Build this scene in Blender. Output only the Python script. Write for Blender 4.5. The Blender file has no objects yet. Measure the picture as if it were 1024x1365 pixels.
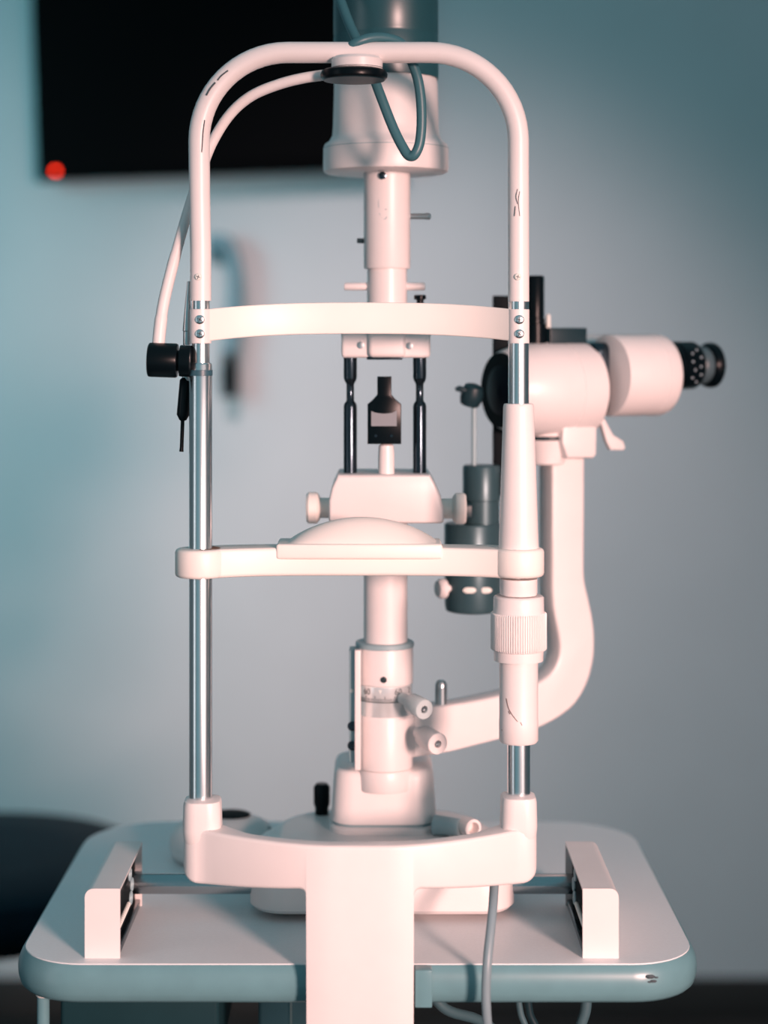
import bpy, bmesh, math, random
from mathutils import Vector, Matrix

random.seed(4)
PI = math.pi
scene = bpy.context.scene
C = scene.collection

# ------------------------------------------------------------------ camera
F, VX, HZ = 2500.0, 505.0, 450.0          # focal length / vanishing point in pixels of the 1024 x 1365 frame
D, ZC = 1.45, 1.25                        # camera distance to the headrest posts, camera height
cam_d = bpy.data.cameras.new('camera')
cam = bpy.data.objects.new('camera', cam_d)
C.objects.link(cam)
cam.location = (0, -D, ZC)
cam.rotation_euler = (PI / 2, 0, 0)
cam_d.sensor_fit = 'HORIZONTAL'
cam_d.sensor_width = 24
cam_d.lens = F / 1024 * 24
cam_d.shift_x = (512 - VX) / 1024
cam_d.shift_y = (HZ - 682.5) / 1024
cam_d.clip_start = 0.05
cam_d.dof.use_dof = True
cam_d.dof.focus_distance = D + 0.022
cam_d.dof.aperture_fstop = 2.25
scene.camera = cam

# ------------------------------------------------------------------ light
world = bpy.data.worlds.new('room_light')
scene.world = world
world.use_nodes = True
bg = world.node_tree.nodes['Background']
bg.inputs[0].default_value = (0.21, 0.46, 0.54, 1)
bg.inputs[1].default_value = 0.58


def area(name, loc, target, sx, sy, power, col):
    l = bpy.data.lights.new(name, 'AREA')
    l.shape = 'RECTANGLE'
    l.size, l.size_y, l.energy, l.color = sx, sy, power, col
    o = bpy.data.objects.new(name, l)
    C.objects.link(o)
    o.location = loc
    o.rotation_euler = (Vector(target) - Vector(loc)).to_track_quat('-Z', 'Y').to_euler()
    return o


YWALL = 2.0
TGT = Vector((0, 0.05, ZC - 0.30))
az, el, dist = math.radians(26), math.radians(9), 3.0
KEYP = TGT + Vector((math.sin(az) * math.cos(el), -math.cos(az) * math.cos(el), math.sin(el))) * dist


def spot(name, loc, target, angle, power, col, radius, blend=1.0):
    l = bpy.data.lights.new(name, 'SPOT')
    l.energy, l.color, l.shadow_soft_size = power, col, radius
    l.spot_size, l.spot_blend = math.radians(angle), blend
    o = bpy.data.objects.new(name, l)
    C.objects.link(o)
    o.location = loc
    o.rotation_euler = (Vector(target) - Vector(loc)).to_track_quat('-Z', 'Y').to_euler()
    return o


spot('examination_lamp', KEYP, TGT, 31, 560, (1.0, 0.62, 0.555), 0.23, 0.9)
spot('ceiling_spot', (-0.45, 0.60, 2.55), (0.20, YWALL, 0.85), 45, 172, (1.0, 0.70, 0.68), 0.14, 1.0)
sw = area('side_fill', (-1.6, 0.9, 1.45), (-0.55, 2.0, 0.95), 0.9, 1.2, 10, (0.27, 0.85, 0.95))  # added cyan light that tints the left of the back wall
sw.data.spread = math.radians(112)
area('wide_streak_light', (1.80, -1.40, 1.25), (0, 0, 1.15), 1.5, 2.2, 13, (1.0, 0.78, 0.74))  # added out-of-view light for the broad bright streak on the chrome
area('narrow_fill', (-1.55, -0.90, 1.25), (0, 0, 1.15), 0.45, 2.0, 3.2, (0.9, 0.95, 1.0))  # added cool light, brightens the left half of the chrome posts

vs = scene.view_settings
vs.view_transform = 'Standard'
vs.look = 'None'
vs.exposure = 0.0
vs.gamma = 1.0
vs.use_curve_mapping = False
scene.cycles.use_denoising = True


# ------------------------------------------------------------------ measuring helpers
def sc(Y):
    return (D + Y) / F


def X(px, Y=0.0):
    return (px - VX) * sc(Y)


def Z(py, Y=0.0):
    return ZC - (py - HZ) * sc(Y)


def P(px, py, Y=0.0):
    return Vector((X(px, Y), Y, Z(py, Y)))


# ------------------------------------------------------------------ materials
MATS = {}


def mat(name, col, rough=0.4, metal=0.0, var=0.04, scale=40.0, bump=0.0, bscale=300.0, coat=0.0, emit=None, spec=0.5):
    m = bpy.data.materials.new(name)
    m.use_nodes = True
    nt = m.node_tree
    b = nt.nodes['Principled BSDF']
    b.inputs['Roughness'].default_value = rough
    b.inputs['Metallic'].default_value = metal
    b.inputs['Specular IOR Level'].default_value = spec
    if coat:
        b.inputs['Coat Weight'].default_value = coat
        b.inputs['Coat Roughness'].default_value = 0.15
    tc = nt.nodes.new('ShaderNodeTexCoord')
    n = nt.nodes.new('ShaderNodeTexNoise')
    n.inputs['Scale'].default_value = scale
    n.inputs['Detail'].default_value = 4
    nt.links.new(tc.outputs['Object'], n.inputs['Vector'])
    r = nt.nodes.new('ShaderNodeValToRGB')
    r.color_ramp.elements[0].position = 0.3
    r.color_ramp.elements[1].position = 0.7
    r.color_ramp.elements[0].color = (*[c * (1 - var) for c in col], 1)
    r.color_ramp.elements[1].color = (*[min(1, c * (1 + var)) for c in col], 1)
    nt.links.new(n.outputs['Fac'], r.inputs['Fac'])
    nt.links.new(r.outputs['Color'], b.inputs['Base Color'])
    if bump:
        n2 = nt.nodes.new('ShaderNodeTexNoise')
        n2.inputs['Scale'].default_value = bscale
        n2.inputs['Detail'].default_value = 3
        nt.links.new(tc.outputs['Object'], n2.inputs['Vector'])
        bp = nt.nodes.new('ShaderNodeBump')
        bp.inputs['Strength'].default_value = bump
        bp.inputs['Distance'].default_value = 0.002
        nt.links.new(n2.outputs['Fac'], bp.inputs['Height'])
        nt.links.new(bp.outputs['Normal'], b.inputs['Normal'])
    if emit:
        b.inputs['Emission Color'].default_value = (*emit[0], 1)
        b.inputs['Emission Strength'].default_value = emit[1]
    MATS[name] = m
    return m


WHITE = mat('white_enamel', (0.80, 0.74, 0.725), 0.38, var=0.015, bump=0.02, bscale=500)
CREAM = mat('cream_plastic', (0.86, 0.80, 0.75), 0.45, var=0.01)
CHROME = mat('chrome', (0.84, 0.85, 0.86), 0.24, 1.0, var=0.03)
STEEL = mat('brushed_steel', (0.60, 0.63, 0.64), 0.28, 1.0, var=0.05)
DKCHROME = mat('dark_chrome', (0.045, 0.065, 0.08), 0.18, 0.9, var=0.05)
BLACK = mat('black_plastic', (0.002, 0.005, 0.007), 0.28, var=0.1, spec=0.13)
MATTBLACK = mat('matt_black', (0.002, 0.005, 0.007), 0.6, var=0.1, spec=0.12)
LENS = mat('dark_lens', (0.002, 0.004, 0.008), 0.3, var=0.02, spec=0.12)
GREY = mat('grey_plastic', (0.30, 0.42, 0.45), 0.4, var=0.03)
CAPG = mat('dark_teal_enamel', (0.018, 0.075, 0.09), 0.33, var=0.03, spec=0.7)
UNIT = mat('grey_metal_unit', (0.045, 0.095, 0.11), 0.35, 0.3, var=0.03)
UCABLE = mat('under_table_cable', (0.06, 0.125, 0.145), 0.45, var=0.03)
CABLE = mat('grey_cable', (0.21, 0.29, 0.32), 0.42, var=0.03)
LCABLE = mat('teal_grey_cable', (0.045, 0.14, 0.165), 0.4, var=0.03)
DKCABLE = mat('dark_grey_cable', (0.010, 0.030, 0.038), 0.4, var=0.03, spec=0.35)
EDGE = mat('grey_edge_band', (0.135, 0.275, 0.305), 0.30, var=0.04, scale=60)
LAMIN = mat('pale_laminate', (0.80, 0.81, 0.82), 0.42, var=0.02, scale=400, spec=0.35)
WALLM = mat('painted_wall', (0.42, 0.455, 0.475), 0.85, var=0.02, scale=6, bump=0.05, bscale=120, spec=0.2)
SKIRT = mat('dark_skirting', (0.012, 0.012, 0.012), 0.6, var=0.1)
FLOORM = mat('dark_floor', (0.018, 0.018, 0.018), 0.5, var=0.25, scale=8)
NAVY = mat('navy_vinyl', (0.002, 0.011, 0.019), 0.55, var=0.1, bump=0.1, bscale=200, spec=0.06)
SCREEN = mat('tv_screen', (0.0008, 0.001, 0.0014), 0.5, var=0.02, spec=0.03)
BEZEL = mat('tv_bezel', (0.0008, 0.001, 0.0014), 0.6, var=0.02, spec=0.03)
LED = mat('red_led', (0.5, 0.01, 0.01), 0.4, emit=((1.0, 0.03, 0.008), 8))
WEAR = mat('chipped_paint', (0.05, 0.07, 0.08), 0.7)
RUST = mat('brown_scratch', (0.12, 0.05, 0.04), 0.7)
INK = mat('scale_ink', (0.008, 0.03, 0.035), 0.7, spec=0.1)
PALE = mat('pale_marking', (0.75, 0.75, 0.70), 0.5)
GAUGE = mat('scale_ring_silver', (0.86, 0.89, 0.89), 0.22, 0.5, var=0.02)
HOOKM = mat('blue_grey_rubber', (0.12, 0.22, 0.26), 0.6)


# ------------------------------------------------------------------ mesh building
def frame_for(axis):
    a = Vector(axis).normalized()
    ref = Vector((0, 0, 1)) if abs(a.z) < 0.9 else Vector((1, 0, 0))
    u = ref.cross(a).normalized()
    v = a.cross(u).normalized()
    return a, u, v


def smooth_path(pts, n=8):
    pts = [Vector(p) for p in pts]
    out = []
    for i in range(len(pts) - 1):
        p0 = pts[i - 1] if i > 0 else pts[i] * 2 - pts[i + 1]
        p1, p2 = pts[i], pts[i + 1]
        p3 = pts[i + 2] if i + 2 < len(pts) else p2 * 2 - p1
        ln = (p2 - p1).length                  # tangents scaled by the span, so uneven spans do not overshoot
        m1, m2 = (p2 - p0).normalized() * ln, (p3 - p1).normalized() * ln
        for k in range(n):
            t = k / n
            out.append(p1 * (2 * t ** 3 - 3 * t * t + 1) + m1 * (t ** 3 - 2 * t * t + t)
                       + p2 * (3 * t * t - 2 * t ** 3) + m2 * (t ** 3 - t * t))
    out.append(pts[-1])
    return out


class MB:
    def __init__(self):
        self.v, self.f, self.mi, self.cur = [], [], [], 0

    def mat(self, i):
        self.cur = i
        return self

    def add(self, verts, faces):
        o = len(self.v)
        self.v += [Vector(p) for p in verts]
        for f in faces:
            self.f.append([o + i for i in f])
            self.mi.append(self.cur)
        return self

    def rings(self, rings, cap0=True, cap1=True, closed=True):
        n = len(rings[0])
        vs_, fs = [], []
        for r in rings:
            vs_ += r
        for i in range(len(rings) - 1):
            for j in range(n if closed else n - 1):
                k = (j + 1) % n
                fs.append((i * n + j, i * n + k, (i + 1) * n + k, (i + 1) * n + j))
        if cap0:
            fs.append(tuple(reversed(range(n))))
        if cap1:
            fs.append(tuple((len(rings) - 1) * n + j for j in range(n)))
        return self.add(vs_, fs)

    def lathe(self, prof, origin=(0, 0, 0), axis=(0, 0, 1), seg=40, cap=True):
        """prof: list of (radius, distance along axis)"""
        a, u, v = frame_for(axis)
        o = Vector(origin)
        rs = []
        for r, h in prof:
            rs.append([o + a * h + (u * math.cos(2 * PI * k / seg) + v * math.sin(2 * PI * k / seg)) * max(r, 1e-5)
                       for k in range(seg)])
        return self.rings(rs, cap, cap)

    def tube(self, pts, r, seg=14, cap=True):
        pts = [Vector(p) for p in pts]
        n = len(pts)
        rad = r if isinstance(r, (list, tuple)) else [r] * n
        tang = [(pts[min(i + 1, n - 1)] - pts[max(i - 1, 0)]).normalized() for i in range(n)]
        a, u, v = frame_for(tang[0])
        rs = []
        for i in range(n):
            t = tang[i]
            u = (u - t * u.dot(t)).normalized()
            w = t.cross(u)
            rs.append([pts[i] + (u * math.cos(2 * PI * k / seg) + w * math.sin(2 * PI * k / seg)) * rad[i]
                       for k in range(seg)])
        return self.rings(rs, cap, cap)

    def box(self, lo, hi, bevel=0.0, seg=3, rot=None, top_scale=None):
        lo, hi = Vector(lo), Vector(hi)
        c, s = (lo + hi) / 2, hi - lo
        bm = bmesh.new()
        bmesh.ops.create_cube(bm, size=1)
        for p in bm.verts:
            p.co = Vector((p.co.x * s.x, p.co.y * s.y, p.co.z * s.z))
            if top_scale and p.co.z > 0:
                p.co.x *= top_scale[0]
                p.co.y *= top_scale[1]
        if bevel:
            bmesh.ops.bevel(bm, geom=list(bm.edges), offset=bevel, segments=seg, profile=0.5, affect='EDGES')
        bm.verts.index_update()
        vs_ = [(rot @ p.co if rot else p.co) + c for p in bm.verts]
        fs = [[p.index for p in f.verts] for f in bm.faces]
        bm.free()
        return self.add(vs_, fs)

    def prism(self, outline, vec, bevel=0.0, seg=3):
        """outline: list of points; extruded by vec, bevelled"""
        bm = bmesh.new()
        n = len(outline)
        vec = Vector(vec)
        a = [bm.verts.new(Vector(p)) for p in outline]
        b = [bm.verts.new(Vector(p) + vec) for p in outline]
        bm.faces.new(a)
        bm.faces.new(list(reversed(b)))
        for i in range(n):
            k = (i + 1) % n
            bm.faces.new((a[k], a[i], b[i], b[k]))
        bmesh.ops.recalc_face_normals(bm, faces=bm.faces)
        if bevel:
            es = [e for e in bm.edges if (e.verts[0] in a and e.verts[1] in a) or (e.verts[0] in b and e.verts[1] in b)]
            bmesh.ops.bevel(bm, geom=es, offset=bevel, segments=seg, profile=0.5, affect='EDGES', clamp_overlap=True)
        bm.verts.index_update()
        vs_ = [p.co.copy() for p in bm.verts]
        fs = [[p.index for p in f.verts] for f in bm.faces]
        bm.free()
        return self.add(vs_, fs)

    def sphere(self, c, r, sx=1, sy=1, sz=1, seg=20):
        c = Vector(c)
        n = seg // 2
        rs = []
        for i in range(1, n):
            t = PI * i / n
            rs.append([c + Vector((r * sx * math.sin(t) * math.cos(2 * PI * k / seg),
                                   r * sy * math.sin(t) * math.sin(2 * PI * k / seg), -r * sz * math.cos(t)))
                       for k in range(seg)])
        return self.rings(rs)


WPOS = {}


def finish(name, mb, mats, parent=None, angle=38):
    if not isinstance(mats, (list, tuple)):
        mats = [mats]
    lo = Vector([min(p[i] for p in mb.v) for i in range(3)])
    hi = Vector([max(p[i] for p in mb.v) for i in range(3)])
    c = Vector(((lo.x + hi.x) / 2, (lo.y + hi.y) / 2, lo.z))
    me = bpy.data.meshes.new(name)
    me.from_pydata([p - c for p in mb.v], [], mb.f)
    for m in mats:
        me.materials.append(m)
    me.polygons.foreach_set('material_index', mb.mi)
    bm = bmesh.new()
    bm.from_mesh(me)
    bmesh.ops.recalc_face_normals(bm, faces=bm.faces)
    bm.to_mesh(me)
    bm.free()
    me.shade_smooth()
    me.set_sharp_from_angle(angle=math.radians(angle))
    o = bpy.data.objects.new(name, me)
    C.objects.link(o)
    if parent is not None:
        o.parent = parent
        o.location = c - WPOS[parent.name]
    else:
        o.location = c
    WPOS[o.name] = c
    return o


def tag(o, label, cat, group=None, kind=None):
    o['label'] = label
    o['category'] = cat
    if group:
        o['group'] = group
    if kind:
        o['kind'] = kind
    return o


def thing(name, loc, label, cat, group=None):
    e = bpy.data.objects.new(name, None)
    e.empty_display_size = 0.05
    C.objects.link(e)
    e.location = loc
    WPOS[e.name] = Vector(loc)
    return tag(e, label, cat, group)


def struct(name, mb, m, angle=38):
    o = finish(name, mb, m, angle=angle)
    o['kind'] = 'structure'
    return o


def rrect(x0, x1, y0, y1, z, r, n=10, off=0.0):
    """rounded rectangle ring in plan; r single or (front, back)"""
    rf, rb = (r if isinstance(r, tuple) else (r, r))
    pts = []
    for cx, cy, a0, rr in ((x1, y1, 0, rb), (x0, y1, 90, rb), (x0, y0, 180, rf), (x1, y0, 270, rf)):
        ccx = cx - rr if cx == x1 else cx + rr
        ccy = cy - rr if cy == y1 else cy + rr
        for k in range(n + 1):
            a = math.radians(a0 + 90 * k / n)
            pts.append(Vector((ccx + (rr + off) * math.cos(a), ccy + (rr + off) * math.sin(a), z)))
    return pts


def wrap_text(body, size, centre_angle, radius, axis_xy, z, m, name, parent):
    """flat lettering bent round a vertical cylinder; angle 0 faces the camera (-Y), positive to the right"""
    cu = bpy.data.curves.new(name, 'FONT')
    cu.body, cu.size, cu.align_x, cu.align_y = body, size, 'CENTER', 'CENTER'
    cu.extrude = 0.0
    to = bpy.data.objects.new(name, cu)
    C.objects.link(to)
    dg = bpy.context.evaluated_depsgraph_get()
    me = bpy.data.meshes.new_from_object(to.evaluated_get(dg))
    bpy.data.objects.remove(to)
    mb = MB()
    vs_ = []
    for p in me.vertices:
        a = centre_angle + p.co.x / radius
        vs_.append(Vector((axis_xy[0] + radius * math.sin(a), axis_xy[1] - radius * math.cos(a), z + p.co.y)))
    mb.add(vs_, [list(f.vertices) for f in me.polygons])
    bpy.data.meshes.remove(me)
    return finish(name, mb, m, parent)


# ------------------------------------------------------------------ the room
YW = 2.0
XL, XR, YF = -1.75, 1.9, -2.2
HT = 2.7
struct('floor', MB().box((XL - 0.1, YF, -0.06), (XR + 0.1, YW + 0.1, 0.0)), FLOORM)
struct('wall_back', MB().box((XL - 0.1, YW, 0), (XR + 0.1, YW + 0.1, HT)), WALLM)
struct('wall_left', MB().box((XL - 0.1, YF, 0), (XL, YW - 0.001, HT)), WALLM)
struct('wall_right', MB().box((XR, YF, 0), (XR + 0.1, YW - 0.001, HT)), WALLM)
struct('baseboard_back', MB().box((XL + 0.001, YW - 0.014, 0.0), (XR - 0.001, YW - 0.0005, 0.075), 0.004), SKIRT)

# ------------------------------------------------------------------ television on the wall
rollm = Matrix.Rotation(math.radians(-2.0), 3, 'Y')
tv0 = P(50, 242, YW - 0.05)
tvw, tvh = 0.655, 0.39
tv = thing('television', (tv0.x + tvw / 2, YW - 0.03, tv0.z), 'black flat television on the grey wall with a red standby light', 'television')
WPOS[tv.name] = Vector(tv.location)


def tvbox(x0, x1, y0, y1, z0, z1, bev):
    mb = MB().box((x0, y0, z0), (x1, y1, z1), bev)
    mb.v = [rollm @ (p - Vector((0, 0, 0))) + Vector((tv0.x, 0, tv0.z)) for p in mb.v]
    return mb


finish('tv_case', tvbox(0, tvw, YW - 0.055, YW - 0.03, 0, tvh, 0.005), BEZEL, tv)
finish('screen', tvbox(0.014, tvw - 0.014, YW - 0.0562, YW - 0.0545, 0.024, tvh - 0.014, 0), SCREEN, tv)
finish('wall_mount', tvbox(0.2, 0.45, YW - 0.031, YW - 0.0005, 0.1, 0.28, 0.003), BEZEL, tv)
lp = P(74, 228, YW - 0.058)
finish('standby_light', MB().sphere(lp, 0.0045, seg=14), LED, tv)

# ------------------------------------------------------------------ wall hook behind the left post
YH = YW - 0.034
hk = thing('wall_hook', P(305, 540, YH) + Vector((0, 0.05, 0)), 'blurred grey curved hook with black handle hanging on the wall', 'hook')
pth = smooth_path([P(286, 330, YW - 0.004), P(289, 326, YH + 0.012), P(297, 322, YH), P(308, 334, YH), P(314, 365, YH), P(314, 400, YH),
                   P(311, 440, YH), P(307, 470, YH)], 8)
finish('curved_arm', MB().tube(pth, 0.014, 14), HOOKM, hk)
finish('handle', MB().tube(smooth_path([P(308, 455, YH), P(306, 490, YH), P(306, 520, YH), P(306, 530, YH)], 5),
                           [0.013] * 5 + [0.016] * 5 + [0.014] * 5 + [0.010]), MATTBLACK, hk)
finish('wall_plate', MB().box(P(278, 345, 0) * 0 + Vector((X(277, YW), YW - 0.008, Z(350, YW))), (X(296, YW), YW - 0.0005, Z(312, YW)), 0.003), HOOKM, hk)

# ------------------------------------------------------------------ stool on the left
YS = 0.98
sx_ = X(-38, YS)
zs = Z(1137, YS)
st = thing('stool', (sx_, YS, 0), 'round dark navy padded stool standing behind the table', 'stool')
rs_ = X(207, YS) - sx_
mb = MB().lathe([(rs_ * 0.6, zs - 0.062), (rs_ - 0.02, zs - 0.060), (rs_ - 0.004, zs - 0.045), (rs_, zs - 0.028), (rs_ - 0.006, zs - 0.01),
                 (rs_ - 0.024, zs - 0.001), (rs_ * 0.5, zs + 0.003), (0, zs + 0.004)], (sx_, YS, 0), seg=48)
finish('seat_cushion', mb, NAVY, st)
finish('seat_pan', MB().lathe([(0.04, zs - 0.078), (rs_ - 0.03, zs - 0.075), (rs_ - 0.02, zs - 0.0605), (0, zs - 0.0605)], (sx_, YS, 0), seg=40), MATTBLACK, st)
finish('gas_column', MB().lathe([(0.026, 0.08), (0.026, 0.30), (0.017, 0.305), (0.017, zs - 0.076)], (sx_, YS, 0), seg=24), DKCHROME, st)
for k in range(5):
    a = math.radians(200 + 72 * k)
    d_ = Vector((math.cos(a), math.sin(a), 0))
    b0 = Vector((sx_, YS, 0.085))
    leg = finish('leg', MB().tube([b0 + d_ * 0.02, b0 + d_ * 0.12 + Vector((0, 0, -0.01)), b0 + d_ * 0.21 + Vector((0, 0, -0.03))], [0.018, 0.015, 0.012], 10), MATTBLACK, st)
    e_ = b0 + d_ * 0.205
    finish('castor', MB().lathe([(0.018, -0.014), (0.024, -0.010), (0.024, 0.010), (0.018, 0.014)], (e_.x, e_.y, 0.0242), (-d_.y, d_.x, 0), seg=18), MATTBLACK, leg)

# ------------------------------------------------------------------ instrument table
YT0, YT1 = -0.035, 0.382
ZT = Z(1285, YT0)
TX0, TX1 = -0.276, 0.243
tb = thing('instrument_table', ((TX0 + TX1) / 2, 0.19, 0), 'pale laminate instrument table with thick rounded grey edge', 'table')
rc = (0.052, 0.075)
finish('table_surface', MB().rings([rrect(TX0, TX1, YT0, YT1, ZT - 0.003, rc), rrect(TX0, TX1, YT0, YT1, ZT, rc, off=-0.0006)]), LAMIN, tb)
eprof = [(-0.004, -0.0295), (0.0000, -0.0290), (0.0030, -0.0262), (0.0048, -0.0205), (0.0052, -0.0145), (0.0044, -0.0085), (0.0024, -0.0036), (0.0001, -0.0008), (-0.004, -0.0008), (-0.004, -0.0295)]
finish('edge_band', MB().rings([rrect(TX0, TX1, YT0, YT1, ZT + h, rc, off=o_) for o_, h in eprof], False, False), EDGE, tb)
finish('core_board', MB().rings([rrect(TX0, TX1, YT0, YT1, ZT - 0.0285, rc, off=-0.0035), rrect(TX0, TX1, YT0, YT1, ZT - 0.0035, rc, off=-0.0035)]), GREY, tb)
YP = 0.10
ZU = ZT - 0.029
pm = finish('pillar', MB().box((X(344, YP), YP, 0.05), (X(545, YP), YP + 0.12, ZU), 0.004), GREY, tb)
finish('pillar_trim', MB().box((X(386.5, YP), YP - 0.0012, 0.08), (X(389.5, YP), YP + 0.001, ZU - 0.001)), PALE, pm)
finish('floor_base', MB().box((-0.20, 0.0, 0.0), (0.18, 0.40, 0.05), 0.012), GREY, tb)
finish('control_box', MB().box((X(80, 0.03), 0.03, ZU - 0.075), (X(292, 0.03), 0.20, ZU + 0.0002), 0.004), mat('dark_grey_housing', (0.010, 0.038, 0.046), 0.6, spec=0.1), tb)
cf = P(59, 1337, 0.0)
cf.z = ZU
finish('corner_fitting', MB().lathe([(0.0, -0.0085), (0.0035, -0.0078), (0.0058, -0.005), (0.0062, 0.0002)], (cf.x, -0.004, cf.z), seg=24), CREAM, tb)
finish('corner_rod', MB().lathe([(0.0048, -0.25), (0.0048, -0.006)], (cf.x, -0.004, cf.z), seg=18), EDGE, tb)
for px, py, w in ((867, 1302, 7), (871, 1308, 5), (866, 1309, 3), (875, 1303, 3)):
    best = min((math.radians(q * 0.5) for q in range(180)),
               key=lambda q: abs((TX1 - 0.052 + 0.0572 * math.sin(q)) / (D + YT0 + 0.052 - 0.0572 * math.cos(q)) * F + VX - px))
    xx_, yy_ = TX1 - 0.052 + 0.0572 * math.sin(best), YT0 + 0.052 - 0.0572 * math.cos(best)
    finish('edge_chip', MB().sphere((xx_, yy_, Z(py, yy_)), 0.0011 * w / 2.4, 1.2, 0.4, 0.5, 10), WEAR, tb)


# ------------------------------------------------------------------ rail covers on the table
def rail_cover(x0, x1, inner, label):
    y0, y1, h = -0.022, 0.112, 0.053
    t = thing('rail_cover', ((x0 + x1) / 2, (y0 + y1) / 2, ZT), label, 'rail cover', 'white covers over the sliding rails')
    s = 1 if inner > 0 else -1               # direction in which the open side looks
    n = 5
    sect = []                                # cross section in x (from open side outwards) and z
    xo, xi = (x0, x1) if s > 0 else (x1, x0)
    r = 0.0065
    pts = [(xo, 0.0)] + [(xo + s * (r - r * math.cos(a)), h - r + r * math.sin(a)) for a in [PI / 2 * k / n for k in range(n + 1)]] + [(xi, h)]
    tk = 0.0022
    ri = r - tk
    inn = [(xo + s * tk, 0.0)] + [(xo + s * (tk + ri - ri * math.cos(a)), h - r + ri * math.sin(a)) for a in [PI / 2 * k / n for k in range(n + 1)]] + [(xi, h - tk)]
    ring = pts + list(reversed(inn))
    mb = MB()
    mb.rings([[Vector((a, y, ZT + b)) for a, b in ring] for y in (y0 + tk, y1 - tk)])
    for ya, yb in ((y0, y0 + tk + 0.0002), (y1 - tk - 0.0002, y1)):
        mb.prism([Vector((a, ya, ZT + b)) for a, b in pts + [(xi, 0.0)]], (0, yb - ya, 0))
    finish('shell', mb, WHITE, t)
    xb = xi - s * 0.0075
    finish('shade_panel', MB().box((min(xb, xb + s * 0.002), y0 + 0.004, ZT), (max(xb, xb + s * 0.002), y1 - 0.004, ZT + h - 0.005)), MATTBLACK, t)  # black sheet standing in for the shade deep inside the cover
    xr = xi - s * 0.006
    finish('rail', MB().box((min(xr, xi - s * 0.001), y0 + 0.003, ZT), (max(xr, xi - s * 0.001), y1 - 0.003, ZT + 0.006), 0.001), DKCHROME, t)
    for k in range(13):
        y = y0 + 0.008 + k * 0.0046
        finish('rack_tooth', MB().lathe([(0.0012, 0), (0.0019, 0.0008), (0.0019, 0.0026), (0.0012, 0.0034)],
                                        (xi - s * 0.0022, y, ZT + 0.0215), (0, 1, 0), seg=10), PALE, t)
    finish('rack_rod', MB().lathe([(0.0011, y0 + 0.003), (0.0011, y0 + 0.075)], (xi - s * 0.0022, 0, ZT + 0.0215), (0, 1, 0), seg=8), STEEL, t)
    for k, (yy, zz) in enumerate(((0.058, 0.033), (0.052, 0.024), (0.046, 0.0445))):
        mb = MB()
        ring_ = [Vector((xi - s * 0.0015, yy + 0.0045 * math.cos(a), ZT + zz + 0.0045 * math.sin(a))) for a in [2 * PI * q / 20 for q in range(21)]]
        mb.tube(ring_, 0.0011, 8, False)
        finish('roller_ring', mb, GREY, t)
    return t


cl = rail_cover(X(113, -0.022), X(160, -0.022), 1, 'white rail cover showing threaded rack, beside the navy stool')
cr = rail_cover(X(777, -0.022), X(825, -0.022), -1, 'white rail cover nearest the hanging grey power cord')

# ------------------------------------------------------------------ headrest
XA, XB = X(267.5), X(691.5)
hr = thing('headrest', (X(480, -0.05), -0.05, Z(1365, -0.05) - 0.09), 'white enamel headrest frame with chrome posts, chin rest and forehead band', 'headrest')

# base bracket: stem with arms sweeping back to the posts (lofted along x)
YB = -0.058
CXB = X(480, YB)
HWB = (X(552, YB) - X(408, YB)) / 2
ZTOP = Z(1128, YB)


def arm_y(x):
    t = min(1.0, max(0.0, (abs(x - CXB) - HWB * 0.55) / (XB - CXB - HWB * 0.55)))
    return YB + 0.0400 * (t ** 1.6)


XE0, XE1 = X(246), X(714.5)                # outer ends of the bracket


xs = []
x_ = XE0 + 0.013
while x_ < XE1 - 0.013:
    xs.append(x_)
    x_ += 0.006
xs += [XE1 - 0.013]
for k in range(8):
    c_e = 0.013 * (1 - math.cos(PI / 2 * k / 8))
    xs += [XE0 + c_e, XE1 - c_e]
RF = 0.006
for sgn in (-1, 1):
    xe = CXB + sgn * HWB
    for k in range(9):
        xs.append(xe + sgn * RF * k / 8)
    xs.append(xe - sgn * 0.0006)
    xs.append(xe - sgn * 0.0022)
xs = sorted(set(round(v_, 6) for v_ in xs))
ZARM = Z(1187, YB)
ZST = Z(1365, YB) - 0.09
ZAE = Z(1170, 0.0)


def arm_bot(x):
    e = abs(x - CXB) - HWB
    if e <= -0.0005:
        return ZST
    t = min(1, max(0, e / (XB - CXB - HWB)))
    zb = ZARM + (ZAE - ZARM) * t
    if e < RF:
        zb -= RF - math.sqrt(max(0, RF * RF - (RF - max(e, 0)) ** 2))
    return zb


rings_ = []
for x in xs:
    yf, zt, zb = arm_y(x), ZTOP + 0.0015 * min(1, abs(x - CXB) / 0.12) ** 2, arm_bot(x)
    th = 0.016 + 0.017 * min(1, max(0, (abs(x - CXB) - 0.085) / 0.03))
    ed = min(x - XE0, XE1 - x)
    if ed < 0.013:                          # rounded outer end, in plan and along the bottom
        q_ = 0.013 - math.sqrt(max(0, 0.013 ** 2 - (0.013 - max(ed, 0)) ** 2))
        yf, th, zb = yf + q_ * 0.9, th - q_ * 1.8, zb + q_ * 0.75
        zt -= q_ * 0.5
    r = 0.003
    ring = []
    for cy, cz, a0 in ((yf + th - r, zt - r, 0), (yf + r, zt - r, 90), (yf + r, zb + r, 180), (yf + th - r, zb + r, 270)):
        for k in range(5):
            a = math.radians(a0 + 90 * k / 4)
            ring.append(Vector((x, cy + r * math.cos(a), cz + r * math.sin(a))))
    rings_.append(ring)
finish('base_bracket', MB().rings(rings_), WHITE, hr, 50)


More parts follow.
